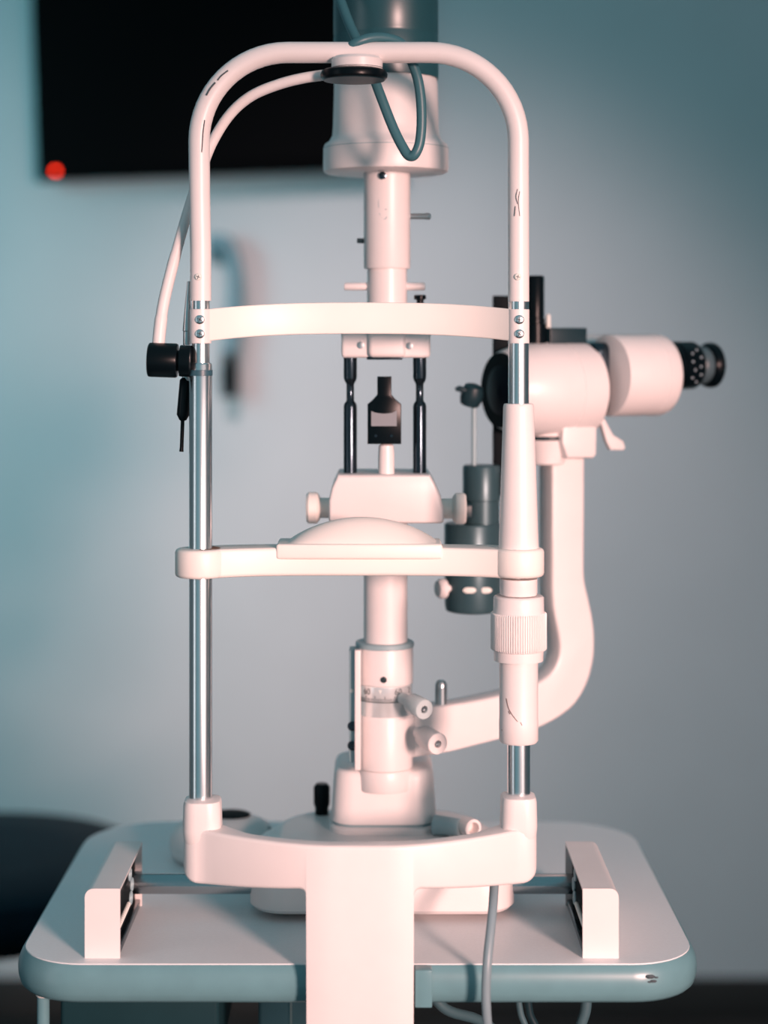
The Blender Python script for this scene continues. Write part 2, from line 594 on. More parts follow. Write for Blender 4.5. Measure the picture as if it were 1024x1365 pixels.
def socket(cx, ztop, zbot, wt, wb, outer):
    prof = [(wt - 0.003, ztop), (wt - 0.0008, ztop - 0.0008), (wt, ztop - 0.004), (wt + 0.0005, (ztop + zbot) / 2),
            (wb, zbot + 0.018), (wb - 0.002, zbot + 0.009), (wb - 0.005, zbot + 0.003), (wb - 0.009, zbot)]
    rr = []
    for w, z in prof:
        rr.append(rrect(cx - w, cx + w, -w - 0.004, w, z, w * 0.72, 8))
    return MB().rings(rr)


finish('post_socket', socket(X(270.5), Z(1063), Z(1142), 0.0143, 0.0143, -1), WHITE, hr)
finish('post_socket', socket(X(691), Z(1058), Z(1138), 0.0136, 0.0136, 1), WHITE, hr)

# posts
lp_ = finish('post', MB().lathe([(0.0089, Z(1075)), (0.0089, Z(486)), (0.0082, Z(484)), (0.0070, Z(483.5)), (0.0070, Z(398))], (XA, 0, 0), seg=48), CHROME, hr)
finish('dark_ring', MB().lathe([(0.0088, Z(501)), (0.0093, Z(500.5)), (0.0093, Z(493.5)), (0.0088, Z(493))], (XA, 0, 0), seg=40), mat('dark_blue_band', (0.03, 0.09, 0.12), 0.4), lp_)
finish('post', MB().lathe([(0.0089, Z(1075)), (0.0089, Z(980))], (XB, 0, 0), seg=48), CHROME, hr)
finish('post', MB().lathe([(0.0080, Z(545)), (0.0080, Z(398))], (XB, 0, 0), seg=48), CHROME, hr)

# arch tube
ra = 118 * sc(0)
cz_ = Z(188)
pts = [Vector((XA, 0, Z(401))), Vector((XA, 0, Z(330))), Vector((XA - 0.0008, 0, Z(260)))]
AXL, AXR = XA - 0.0012, XB - 0.0002
for k in range(17):
    a = PI - PI / 2 * k / 16
    pts.append(Vector((AXL + ra + ra * math.cos(a), 0, cz_ + ra * math.sin(a))))
for k in range(1, 6):
    pts.append(Vector((AXL + ra + (AXR - AXL - 2 * ra) * k / 6, 0, cz_ + ra)))
for k in range(17):
    a = PI / 2 - PI / 2 * k / 16
    pts.append(Vector((AXR - ra + ra * math.cos(a), 0, cz_ + ra * math.sin(a))))
pts += [Vector((XB - 0.0001, 0, Z(260))), Vector((XB, 0, Z(330))), Vector((XB, 0, Z(402)))]
arch = finish('arch_tube', MB().tube(pts, 0.0082, 24), WHITE, hr)


def scuff(pp, parent, w, yoff, m=WEAR, name='paint_chip'):
    finish(name, MB().tube(smooth_path([P(a, b, yoff) for a, b in pp], 4), w, 6), m, parent)


scuff([(275, 127), (281, 117), (287, 110)], arch, 0.0007, -0.0081)
scuff([(290, 107), (295, 101), (304, 94)], arch, 0.0006, -0.0080)
scuff([(273, 160), (271, 175), (270, 190), (269, 203)], arch, 0.0004, -0.0080)
scuff([(690, 252), (688, 262), (690, 272)], arch, 0.0003, -0.0081)
scuff([(693, 255), (691, 268), (693, 288)], arch, 0.0003, -0.0081)
scuff([(687, 275), (686, 288)], arch, 0.0003, -0.0079)


def screw(px, py, y, r, parent, m=None):
    c_ = P(px, py, y)
    mb = MB().lathe([(r, -0.0012), (r, 0.0002), (r * 0.9, 0.0006), (r * 0.6, 0.0009), (r * 0.2, 0.0010)], c_, (0, -1, 0), seg=20)
    mb.mat(1)
    a = random.uniform(0.1, 1.2)
    for q in (0, PI / 2):
        rot = Matrix.Rotation(a + q, 3, 'Y')
        mb.box(c_ + Vector((-r * 0.55, -0.00115, -r * 0.09)), c_ + Vector((r * 0.55, -0.0004, r * 0.09)), rot=rot)
    finish('screw', mb, [m or CHROME, WEAR], parent)


screw(264.5, 369, -0.0082, 0.0027, hr, PALE)
screw(690.5, 369, -0.0082, 0.0027, hr, PALE)

# forehead band with its two collars
ym = 0.034


def bandp(px):
    t = max(0.0, 1 - abs((px - 480) / 204.0) ** 3.0)
    return t * ym


band = []
for k in range(45):
    px = 276 + (684 - 276) * k / 44
    y = bandp(px)
    e = abs((px - 480) / 204.0)
    zt = Z(412.5 - 9.5 * max(0, 1 - e ** 2.6) , 0) + (Z(412, y) - Z(412, 0)) * 1.0
    zb = Z(455 - 10 * max(0, 1 - e ** 2.6), 0) + (Z(450, y) - Z(450, 0)) * 1.0
    th, r = 0.0045, 0.0012
    ring = []
    xx = (px - VX) * sc(y)
    for cy, cz, a0 in ((y - 0.006 + th - r, zt - r, 0), (y - 0.006 + r, zt - r, 90), (y - 0.006 + r, zb + r, 180), (y - 0.006 + th - r, zb + r, 270)):
        for q in range(4):
            a = math.radians(a0 + 90 * q / 3)
            ring.append(Vector((xx, cy + r * math.cos(a), cz + r * math.sin(a))))
    band.append(ring)
fb = finish('forehead_band', MB().rings(band), CREAM, hr, 50)
for cx, pxs in ((XA, 266.5), (XB, 692.5)):
    finish('collar', MB().lathe([(0.0071, Z(458)), (0.0083, Z(457.5)), (0.0083, Z(412.5)), (0.0071, Z(412))], (cx, 0, 0), seg=36), WHITE, hr)
    screw(pxs, 426, -0.0082, 0.0036, hr)
    screw(pxs, 445, -0.0082, 0.0036, hr)

# chin rest bar
YCB = 0.0
zc0, zc1 = Z(772.5, -0.017), Z(734, -0.017)
barr = []
for k in range(41):
    x = XA + (XB - XA) * k / 40
    e = abs((x - (XA + XB) / 2) / ((XB - XA) / 2))
    y = 0.018 * max(0, 1 - e ** 3.6)
    th, r = 0.030 + 0.009 * e ** 4, 0.003
    ring = []
    for cy, cz, a0 in ((y + th / 2 - r, zc1 - r, 0), (y - th / 2 + r, zc1 - r, 90), (y - th / 2 + r, zc0 + r, 180), (y + th / 2 - r, zc0 + r, 270)):
        for q in range(5):
            a = math.radians(a0 + 90 * q / 4)
            ring.append(Vector((x, cy + r * math.cos(a), cz + r * math.sin(a))))
    barr.append(ring)
cb = finish('chin_bar', MB().rings(barr), CREAM, hr, 50)
for cx, dz in ((XA, 0.0), (XB, 0.0004)):
    z0, z1 = zc0 + dz, zc1 + dz
    finish('bar_collar', MB().lathe([(0.0155, z0), (0.0178, z0 + 0.0003), (0.0191, z0 + 0.0012), (0.0197, z0 + 0.003), (0.0197, z1 - 0.003), (0.0191, z1 - 0.0012),
                                     (0.0178, z1 - 0.0003), (0.0155, z1)], (cx, 0, 0), seg=48), CREAM, cb)

# chin rest tray and scooped cup
yt0 = -0.0005
tx0, tx1 = X(368, yt0), X(590, yt0)
ztr0, ztr1 = Z(746, yt0), Z(725.5, yt0)
cr_ = finish('chin_tray', MB().box((tx0, yt0, ztr0), (tx1, yt0 + 0.046, ztr1), 0.0022), CREAM, hr)
cup = []
ycx = (X(383, 0.02) + X(583, 0.02)) / 2
hwc = (X(583, 0.02) - X(383, 0.02)) / 2
htop = Z(687, 0.028) - ztr1
n_ = 24
for j in range(13):
    t = j / 12
    y = yt0 + 0.0025 + 0.024 * t
    hh = htop * math.sin(t * PI / 2) ** 0.85
    if j == 12:
        y, hh = yt0 + 0.034, htop * 0.94
    row = []
    for k in range(n_ + 1):
        u = -1 + 2 * k / n_
        row.append(Vector((ycx + hwc * u, y, ztr1 - 0.0006 + hh * max(0.0, (1 - u * u)) ** 0.9)))
    cup.append(row)
vs_, fs_ = [], []
for row in cup:
    vs_ += row
n1 = n_ + 1
for j in range(12):
    for k in range(n_):
        fs_.append((j * n1 + k, j * n1 + k + 1, (j + 1) * n1 + k + 1, (j + 1) * n1 + k))
base = len(vs_)
for k in range(n1):
    vs_.append(Vector((cup[12][k].x, yt0 + 0.0345, ztr1 - 0.001)))
for k in range(n_):
    fs_.append((12 * n1 + k, 12 * n1 + k + 1, base + k + 1, base + k))
finish('chin_cup', MB().add(vs_, fs_), CREAM, cr_, 60)

# right hand sleeve and height adjuster
ax = (XB, 0, 0)
finish('tapered_sleeve', MB().lathe([(0.0080, Z(538)), (0.0108, Z(538)), (0.0116, Z(539.5)), (0.0119, Z(543)), (0.0156, Z(733)), (0.0156, Z(738))], ax, seg=56), WHITE, hr)
finish('sleeve_neck', MB().lathe([(0.0145, Z(771)), (0.0145, Z(790)), (0.0138, Z(793)), (0.009, Z(794))], ax, seg=48), WHITE, hr)
adj = finish('adjuster_ring', MB().lathe([(0.010, Z(794)), (0.0185, Z(794)), (0.0195, Z(796)), (0.0197, Z(814)), (0.0205, Z(816)), (0.0205, Z(866)),
                                          (0.0193, Z(867)), (0.0190, Z(880)), (0.014, Z(881))], ax, seg=56), WHITE, hr)
NR = 72
ringz = [Z(865.5), Z(864), Z(817.5), Z(816)]
rr = []
for iz, z in enumerate(ringz):
    inset = 0.0008 if iz in (0, 3) else 0.0
    row = []
    for k in range(NR * 4):
        a = 2 * PI * k / (NR * 4)
        r = (0.0217 if k % 4 in (0, 1) else 0.0207) - inset
        row.append(Vector((XB + r * math.cos(a), r * math.sin(a), z)))
    rr.append(row)
finish('knurled_grip', MB().rings(rr), WHITE, adj, 30)
low = finish('lower_sleeve', MB().lathe([(0.0150, Z(879)), (0.0150, Z(958)), (0.0152, Z(960)), (0.0152, Z(986)), (0.0140, Z(989)), (0.0092, Z(990))], ax, seg=56), WHITE, hr)


def on_cyl(px, py, r, cx):
    x = X(px, -r * 0.8) - cx
    y = -math.sqrt(max(0, r * r - x * x))
    x = X(px, y)
    return Vector((x, -math.sqrt(max(0, r * r - (x - cx) ** 2)), Z(py, y)))


for seg_ in ([(675, 931), (678, 944), (683, 953), (690, 962)], [(678, 948), (680, 952)], [(694, 963), (696, 967)], [(669, 972), (669.5, 974)]):
    finish('scratch', MB().tube(smooth_path([on_cyl(a, b, 0.0151, XB) for a, b in seg_], 3), 0.0003, 5), RUST, low)

# fixation lamp: arm, knob, disc under the arch
finish('fixation_arm', MB().tube(smooth_path([P(211, 462, 0.004), P(213, 440, 0.006), P(217, 410, 0.009), P(226, 370, 0.014), P(240, 318, 0.020), P(254, 270, 0.024), P(270, 222, 0.024),
                                              P(285, 186, 0.022), P(308, 151, 0.018), P(335, 128, 0.014), P(370, 113, 0.010), P(405, 104, 0.006), P(440, 99, 0.003)], 6),
                                 [0.0050] * 10 + [0.0046] * 12 + [0.0042] * 51, 16), WHITE, hr)
kn = finish('fixation_knob', MB().lathe([(0.0120, 0.0), (0.0131, 0.0008), (0.0133, 0.003), (0.0133, 0.0215), (0.0126, 0.0228), (0.008, 0.0230), (0.008, 0.0245), (0.0120, 0.0246),
                                         (0.0122, 0.0255), (0.0122, 0.0330), (0.010, 0.034)], P(197.5, 479.5, 0.0), (1, 0, -0.035), seg=40), BLACK, hr)
yk = 0.012
finish('pin_connector', MB().lathe([(0.0026, Z(515, yk)), (0.0030, Z(500, yk))], (X(247.5, yk), yk, 0), seg=16), STEEL, hr)
finish('fixation_pin', MB().tube([P(249, 506, yk), P(247.5, 507, yk), P(244, 553, yk), P(243.8, 560, yk), P(243.5, 561, yk), P(242.2, 597, yk), P(241.8, 602, yk)],
                                 [0.0038, 0.0046, 0.0050, 0.0028, 0.0015, 0.0015, 0.0018], 14), BLACK, hr)
finish('cone_rod', MB().tube([P(251.5, 375, yk), P(249.5, 441, yk), P(249.4, 442, yk), P(249, 460, yk)], [0.0012, 0.0036, 0.0030, 0.0030], 14), STEEL, hr)
ycd = -0.006
zd = Z(95, ycd)
finish('lamp_mount', MB().lathe([(0.0197, Z(98, ycd)), (0.0197, Z(80, ycd)), (0.0175, Z(76, ycd)), (0.0, Z(75, ycd))], (X(476, ycd), ycd, 0), seg=48), WHITE, hr)
finish('mount_gasket', MB().lathe([(0.0190, Z(91.6, ycd)), (0.01985, Z(91.5, ycd)), (0.01985, Z(90.7, ycd)), (0.0190, Z(90.6, ycd))], (X(476, ycd), ycd, 0), seg=48), WEAR, hr)
dk = finish('lamp_pad', MB().lathe([(0.0180, Z(93, ycd)), (0.0225, Z(93, ycd)), (0.0250, Z(95, ycd)), (0.0260, Z(99.5, ycd)), (0.0256, Z(104, ycd)), (0.0240, Z(106.5, ycd)), (0, Z(106.5, ycd))],
                                    (X(472, ycd), ycd, 0), seg=48), BLACK, hr)
finish('lamp_lens', MB().lathe([(0.0243, Z(105.8, ycd)), (0.0236, Z(107.5, ycd)), (0, Z(108.5, ycd))], (X(472, ycd), ycd, 0), seg=48), DKCABLE, dk)
finish('edge_clamp', MB().box((X(553, -0.046), -0.052, Z(1340, -0.046)), (X(576, -0.046), -0.0405, Z(1290, -0.046)), 0.001), EDGE, hr)
finish('clamp_jaw', MB().box((CXB - HWB + 0.006, YB + 0.010, ZU - 0.016), (CXB + HWB - 0.006, 0.06, ZU - 0.0002), 0.002), GREY, hr)

# cord hanging from the headrest
cd = finish('power_cord', MB().tube(smooth_path([P(660, 1150, -0.008), P(659, 1180, -0.018), P(656, 1222, -0.042), P(650, 1280, -0.058), P(648, 1325, -0.060), P(650, 1365, -0.058), P(655, 1420, -0.05),
                                                 Vector((X(660, -0.04), -0.07, 0.35)), Vector((X(650, -0.04), -0.09, 0.1)), Vector((X(640, 0.0), -0.15, 0.0038)), Vector((0.10, -0.27, 0.0038))], 8), 0.0035, 12), CABLE)
tag(cd, 'grey power cord hanging from the headrest over the table edge', 'cord')

# cables under the table
def ucable(name, pp, r, m, label):
    o = finish(name, MB().tube(smooth_path(pp, 8), r, 12), m)
    tag(o, label, 'cable', 'cables below the table')


zu_ = ZU - 0.001
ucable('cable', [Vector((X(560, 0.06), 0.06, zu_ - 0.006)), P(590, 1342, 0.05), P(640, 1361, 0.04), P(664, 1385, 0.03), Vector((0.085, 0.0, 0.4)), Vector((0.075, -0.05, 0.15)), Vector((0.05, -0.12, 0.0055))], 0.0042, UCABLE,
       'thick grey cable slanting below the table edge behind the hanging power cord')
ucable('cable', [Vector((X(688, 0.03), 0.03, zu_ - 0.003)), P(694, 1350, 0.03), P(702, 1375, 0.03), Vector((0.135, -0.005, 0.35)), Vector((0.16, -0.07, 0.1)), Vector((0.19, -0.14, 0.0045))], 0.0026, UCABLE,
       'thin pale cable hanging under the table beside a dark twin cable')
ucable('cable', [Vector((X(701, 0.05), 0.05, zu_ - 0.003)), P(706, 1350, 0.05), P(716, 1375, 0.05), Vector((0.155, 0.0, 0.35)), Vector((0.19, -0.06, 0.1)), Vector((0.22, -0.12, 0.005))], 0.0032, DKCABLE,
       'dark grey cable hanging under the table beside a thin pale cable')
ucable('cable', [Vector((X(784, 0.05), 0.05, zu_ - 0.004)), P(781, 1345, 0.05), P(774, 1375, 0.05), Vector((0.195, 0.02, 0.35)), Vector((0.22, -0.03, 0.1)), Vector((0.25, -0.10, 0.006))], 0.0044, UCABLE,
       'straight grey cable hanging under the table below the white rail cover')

# ------------------------------------------------------------------ slit lamp
YC = 0.145
XC = X(513, YC)
sl = thing('slit_lamp', (XC, YC, ZT), 'white slit lamp microscope with swung-out eyepiece on sliding base', 'slit lamp')
# sliding base
bx0, bx1, by0, by1 = X(330, 0.062), X(689, 0.062), 0.062, 0.245
zb0 = Z(1220, 0.062)
rr = []
for z, o_ in ((zb0, -0.003), (zb0 + 0.003, 0), (zb0 + 0.029, 0), (zb0 + 0.034, -0.002), (zb0 + 0.0365, -0.007), (zb0 + 0.0415, -0.016), (zb0 + 0.0455, -0.021), (zb0 + 0.0465, -0.026)):
    rr.append(rrect(bx0, bx1, by0, by1, z, (0.030, 0.085), 10, o_))
sb = finish('sliding_base', MB().rings(rr), WHITE, sl)
ZB = zb0 + 0.0465
for fx in (bx0 + 0.03, bx1 - 0.03):
    for fy in (by0 + 0.035, by1 - 0.035):
        finish('foot', MB().lathe([(0.011, ZT + 0.0003), (0.012, ZT + 0.002), (0.012, zb0 + 0.001)], (fx, fy, 0), seg=20), BLACK, sb)
zr = Z(1178, 0.09)
finish('axle_rod', MB().lathe([(0.0070, X(166, 0.09)), (0.0082, X(168, 0.09)), (0.0082, X(772, 0.09)), (0.0070, X(774, 0.09))], (0, 0.09, zr), (1, 0, 0), seg=36), mat('axle_steel', (0.42, 0.47, 0.49), 0.2, 1.0), sl)
for cx in (X(170, 0.09), X(768, 0.09)):
    finish('axle_wheel', MB().lathe([(0.010, -0.002), (0.0150, -0.0016), (0.0150, 0.0016), (0.010, 0.002)], (cx - (0.006 if cx < 0 else -0.006), 0.09, zr), (1, 0, 0), seg=28), DKCHROME, sl)
# joystick knob and plug on the base
finish('joystick', MB().lathe([(0.006, ZB - 0.006), (0.006, ZB + 0.006), (0.0072, ZB + 0.009), (0.0072, ZB + 0.024), (0.005, ZB + 0.027)], (X(429, 0.2), 0.2, 0), seg=20), BLACK, sl)
yq = 0.120
pq = P(628, 1103, yq)
pl = finish('socket_ring', MB().lathe([(0.0055, -0.012), (0.0074, -0.010), (0.0078, 0.0), (0.0076, 0.004), (0.0052, 0.0045), (0.0052, -0.006), (0, -0.006)], pq, (0.45, -0.85, 0.0), seg=28), WHITE, sl)
finish('plug_body', MB().lathe([(0.0085, 0.0), (0.0072, 0.022)], pq + Vector((-0.030, 0.012, -0.001)), (0.90, -0.36, 0.0), seg=20), GREY, sl)
# pedestal
py0, py1 = 0.130, 0.222
ppx0, ppx1 = X(441, py0), X(582, py0)
rr = []
zp0, zp1 = ZB - 0.002, Z(1029, py0)
for z, o_ in ((zp0, 0.0015), (zp0 + 0.006, 0.0015), (zp0 + 0.0075, 0.0), (zp0 + 0.0080, -0.0012), (zp0 + 0.0105, -0.0012), (zp0 + 0.011, 0.0005), (zp0 + 0.016, 0.0),
              (zp1 - 0.008, -0.002), (zp1 - 0.003, -0.003), (zp1 - 0.001, -0.0045), (zp1, -0.0075)):
    rr.append(rrect(ppx0, ppx1, py0, py1, z, (0.020, 0.026), 10, o_))
finish('pedestal', MB().rings(rr), WHITE, sl)
zg = zp0 + 0.0092
finish('pedestal_groove', MB().rings([rrect(ppx0, ppx1, py0, py1, zg - 0.001, (0.020, 0.026), 10, -0.0009), rrect(ppx0, ppx1, py0, py1, zg + 0.001, (0.020, 0.026), 10, -0.0009)], False, False), GREY, sl)
# column, front points measured at the front of the cylinder
S_ = sc(YC)


def ZF(py, r=0.023):
    return Z(py, YC - r)


axc = (XC, YC, 0)
finish('column_foot', MB().lathe([(0.020, ZF(1059)), (0.0235, ZF(1058.5)), (0.0240, ZF(1057)), (0.0240, ZF(1034)), (0.0232, ZF(1031)), (0.01, ZF(1031))], axc, seg=56), WHITE, sl)
finish('lower_collar', MB().lathe([(0.0225, ZF(1031)), (0.0238, ZF(1029)), (0.0238, ZF(960)), (0.0230, ZF(957))], axc, seg=56), WHITE, sl)
sr = finish('scale_ring', MB().lathe([(0.0229, ZF(958)), (0.0231, ZF(957)), (0.0231, ZF(937.5)), (0.0233, ZF(937)), (0.0233, ZF(917)), (0.0225, ZF(916))], axc, seg=64), GAUGE, sl)
finish('ring_seam', MB().lathe([(0.0230, ZF(937.6)), (0.02345, ZF(937.4)), (0.02345, ZF(936.6)), (0.0230, ZF(936.4))], axc, seg=64, cap=False), INK, sr)
rt = 0.02338
for k in range(-16, 18):
    a = k * math.radians(4.2)
    long_ = 1.0 if k % 5 else 1.7
    c_ = Vector((XC + rt * math.sin(a), YC - rt * math.cos(a), ZF(936.5)))
    rot = Matrix.Rotation(a, 3, 'Z')
    h = 0.0030 * long_
    finish('tick_mark', MB().box(c_ + Vector((-0.00022, -0.0001, 0)), c_ + Vector((0.00022, 0.0001, h)), rot=rot), INK, sr)
for body, px in (('60', 489), ('60', 531), ('3', 545)):
    a = math.asin(max(-0.98, min(0.98, (X(px, YC) - XC) / 0.0236)))
    wrap_text(body, 0.0072, a, 0.02345, (XC, YC), ZF(923.5), INK, 'scale_numeral', sr)
a = math.asin((X(507, YC) - XC) / 0.0236)
mb = MB()
mb.add([Vector((XC + 0.02345 * math.sin(a + da), YC - 0.02345 * math.cos(a + da), ZF(py_))) for da, py_ in ((-0.06, 920), (0.06, 920), (0, 926))], [(0, 1, 2)])
finish('index_mark', mb, PALE, sr)
finish('upper_collar', MB().lathe([(0.0228, ZF(917)), (0.0240, ZF(915)), (0.0240, ZF(870)), (0.0232, ZF(867))], axc, seg=56), WHITE, sl)
finish('collar_cap', MB().lathe([(0.0235, ZF(868)), (0.0249, ZF(867)), (0.0249, ZF(862)), (0.0240, ZF(860.5)), (0.0180, ZF(860.5))], axc, seg=56), GREY, sl)
finish('collar_screw', MB().lathe([(0.0027, -0.001), (0.0027, 0.0006), (0.0015, 0.0008), (0.0015, 0.0002), (0, 0.0002)], Vector((X(511.5, YC - 0.024), YC - 0.0238, ZF(906))), (0, -1, 0), seg=16), DKCABLE, sl)
finish('column_tube', MB().lathe([(0.0186, ZF(863)), (0.0186, ZF(690))], (X(514, YC), YC, 0), seg=48), WHITE, sl)
# side plate
yp_ = YC - 0.0262
pp = finish('side_plate', MB().box((X(473, yp_), yp_, Z(1027, yp_)), (X(481, yp_), yp_ + 0.010, Z(867, yp_)), 0.0006), WHITE, sl)
bk = finish('plate_backing', MB().box((X(465.5, yp_ + 0.008), yp_ + 0.008, Z(1020, yp_)), (X(480, yp_ + 0.008), yp_ + 0.030, Z(869, yp_)), 0.001), GREY, sl)
for py_, m_, r_ in ((921, PALE, 0.0016), (968, DKCHROME, 0.0040), (994, DKCHROME, 0.0040)):
    c_ = P(469.5, py_, yp_ + 0.0075)
    finish('plate_screw', MB().lathe([(r_, -0.001), (r_, 0.0005), (r_ * 0.6, 0.0008), (0, 0.0002)], c_, (-0.25, -1, 0), seg=16), m_, bk)
# clamp knobs
for (px, py_, r_, L, dx, dz) in ((566, 946, 0.0085, 0.020, 0.50, -0.10), (584, 992, 0.0090, 0.024, 0.42, -0.08)):
    ya = YC - 0.052
    c_ = P(px, py_, ya)
    ax_ = Vector((dx, -0.85, dz)).normalized()
    k_ = finish('clamp_knob', MB().lathe([(0.0045, -0.036), (0.0045, -L), (r_ * 0.94, -L), (r_, -L + 0.001), (r_, -0.0008), (r_ * 0.93, 0.0), (0.0032, 0.0), (0.0030, -0.003), (0, -0.003)], c_, ax_, seg=32), WHITE if py_ > 960 else mat('pale_grey_knob', (0.5, 0.58, 0.59), 0.4), sl)
    finish('hex_insert', MB().lathe([(0.0029, -0.0034), (0.0029, -0.0010), (0.0017, -0.0010), (0.0017, -0.0025), (0, -0.0025)], c_, ax_, seg=6), STEEL, k_)

# swing arm in a vertical plane turned back from the picture plane
AA = math.radians(28)
DU = Vector((math.cos(AA), math.sin(AA), 0))
DV = Vector((math.sin(AA), -math.cos(AA), 0))     # towards the viewer
AXC = Vector((XC, YC, 0))


def up(px, py, v):
    """point in the vertical plane through the column axis, offset v towards the viewer"""
    k = (px - VX) / F
    o = AXC + DV * v
    u = (k * (D + o.y) - o.x) / (DU.x - k * DU.y)
    p = o + DU * u
    return Vector((p.x, p.y, Z(py, p.y)))


TA = 0.024
outer = [(540, 946), (600, 940), (660, 929), (700, 918), (722, 908), (738, 894), (746, 876), (747, 858), (744, 838), (739, 812), (737, 785), (737, 740), (737, 680), (737, 606)]
inner = [(780, 606), (780, 680), (779.5, 760), (781, 778), (786, 800), (791, 825), (793.5, 850), (792, 880), (784, 910), (768, 938), (745, 957), (720, 970), (690, 980), (640, 993), (600, 1003), (540, 1012)]


def sm2(pp, n=3):
    return [(p.x, p.y) for p in smooth_path([Vector((a, b, 0)) for a, b in pp], n)]


ol = [up(a, b, TA / 2) for a, b in sm2(outer) + sm2(inner)]
finish('swing_arm', MB().prism(ol, -DV * TA, 0.003, 3), WHITE, sl, 30)
finish('arm_hub', MB().lathe([(0.0225, ZF(1016)), (0.0260, ZF(1014)), (0.0260, ZF(962)), (0.0225, ZF(960))], (XC, YC + 0.004, 0), seg=48), WHITE, sl)
cpin = up(588, 942, 0.004)
finish('arm_pin', MB().lathe([(0.0052, -0.004), (0.0052, 0.016), (0.0046, 0.0165), (0.0052, 0.017), (0.0050, 0.0195), (0.0036, 0.0222), (0.001, 0.0232)], cpin, (0, 0, 1), seg=24), STEEL, sl)

# microscope body on the arm
zm = up(740, 519, 0).z


def U(px, v=0.0):
    p = up(px, 500, v)
    return (p - AXC).dot(DU)


def mpt(u, v=0.0, z=None):
    p = AXC + DU * u + DV * v
    p.z = zm if z is None else z
    return p


u0, u1 = U(668), U(779)
bo = mpt(0)
mic = finish('microscope_body', MB().lathe([(0.0300, u0), (0.0335, u0 + 0.0004), (0.0352, u0 + 0.003), (0.0395, u0 + 0.016), (0.0418, u0 + 0.030), (0.0424, u0 + 0.042), (0.0424, u0 + 0.0595), (0.0419, u0 + 0.060),
                                            (0.0419, u0 + 0.061), (0.0426, u0 + 0.0615), (0.0426, u1 - 0.006), (0.0410, u1 - 0.001), (0.038, u1), (0.030, u1 + 0.001)], bo, DU, seg=64), WHITE, sl)
finish('objective_lens', MB().lathe([(0.0322, u0 - 0.0012), (0.0330, u0 - 0.001), (0.0330, u0 + 0.001), (0, u0 + 0.001)], bo, DU, seg=48), MATTBLACK, mic)
finish('objective_glass', MB().lathe([(0, u0 - 0.0042), (0.016, u0 - 0.0030), (0.0240, u0 - 0.0006), (0.0240, u0 + 0.0005)], bo, DU, seg=40), LENS, mic)
# neck between body and eyepiece block
finish('prism_block', MB().box((-0.020, -0.040, -0.024), (0.016, 0.036, 0.040), 0.008, rot=None), DKCHROME, mic)
pb = mic.children[-1]
Rm = Matrix((DU, -DV, Vector((0, 0, 1)))).transposed()
pcen = mpt(u1 + 0.012, -0.012)
pb.data.transform(Matrix.Translation(Vector((0, 0, -0.022))))
pb.data.transform(Rm.to_4x4())
pb.location = pcen - WPOS[mic.name]
DMARK = mat('blue_grey_marking', (0.28, 0.36, 0.40), 0.5)
# two eyepieces side by side
for v, nm in ((0.022, 'near'), (-0.043, 'far')):
    ua = U(809, 0.022)
    ub = U(879, 0.022)
    zc_e = up(850, 500, 0.022).z
    oe = mpt(0, v, zc_e)
    tilt = (DU + Vector((0, 0, 0.0))).normalized()
    drm = finish('eyepiece_housing', MB().lathe([(0.0330, ua), (0.0362, ua + 0.0006), (0.0368, ua + 0.003), (0.0368, ub - 0.015), (0.0364, ub - 0.0145), (0.0364, ub - 0.0135), (0.0372, ub - 0.013),
                                                 (0.0372, ub - 0.004), (0.0355, ub), (0.025, ub + 0.001)], oe, tilt, seg=56), WHITE, sl)
    oe2 = mpt(0, v, up(930, 487, 0.022).z)
    e0, e1 = ub - 0.002, U(950, 0.022)
    L = e1 - e0
    ey = finish('eyepiece', MB().lathe([(0.0215, e0), (0.0215, e0 + L * 0.26), (0.0205, e0 + L * 0.27), (0.0205, e0 + L * 0.29), (0.0218, e0 + L * 0.30), (0.0218, e0 + L * 0.60), (0.0200, e0 + L * 0.64),
                                        (0.0160, e0 + L * 0.66), (0.0160, e0 + L * 0.84), (0.0190, e0 + L * 0.86), (0.0208, e0 + L * 0.92), (0.0208, e1 - 0.001), (0.0190, e1), (0.014, e1)], oe2, tilt, seg=48), BLACK, sl)
    finish('eyepiece_waist', MB().lathe([(0.0164, e0 + L * 0.67), (0.0175, e0 + L * 0.70), (0.0175, e0 + L * 0.82), (0.0164, e0 + L * 0.85)], oe2, tilt, seg=40), mat('waist_grey', (0.07, 0.11, 0.125), 0.4), ey)
    if nm == 'near':
        a_, uu, vv = frame_for(tilt)
        for q, (ang, hh) in enumerate(((60, .40), (80, .38), (100, .42), (120, .40), (92, .52), (70, .54), (112, .54), (50, .50), (132, .5))):
            # small pale dioptre marks on the side facing the viewer
            al = math.radians(ang)
            dirv = (DV * math.sin(al) + Vector((0, 0, 1)) * math.cos(al))
            cc = oe2 + tilt * (e0 + L * hh) + dirv * 0.0218
            finish('dioptre_mark', MB().sphere(cc, 0.0009, 1.2, 0.8, 1.6, 8), DMARK, ey)
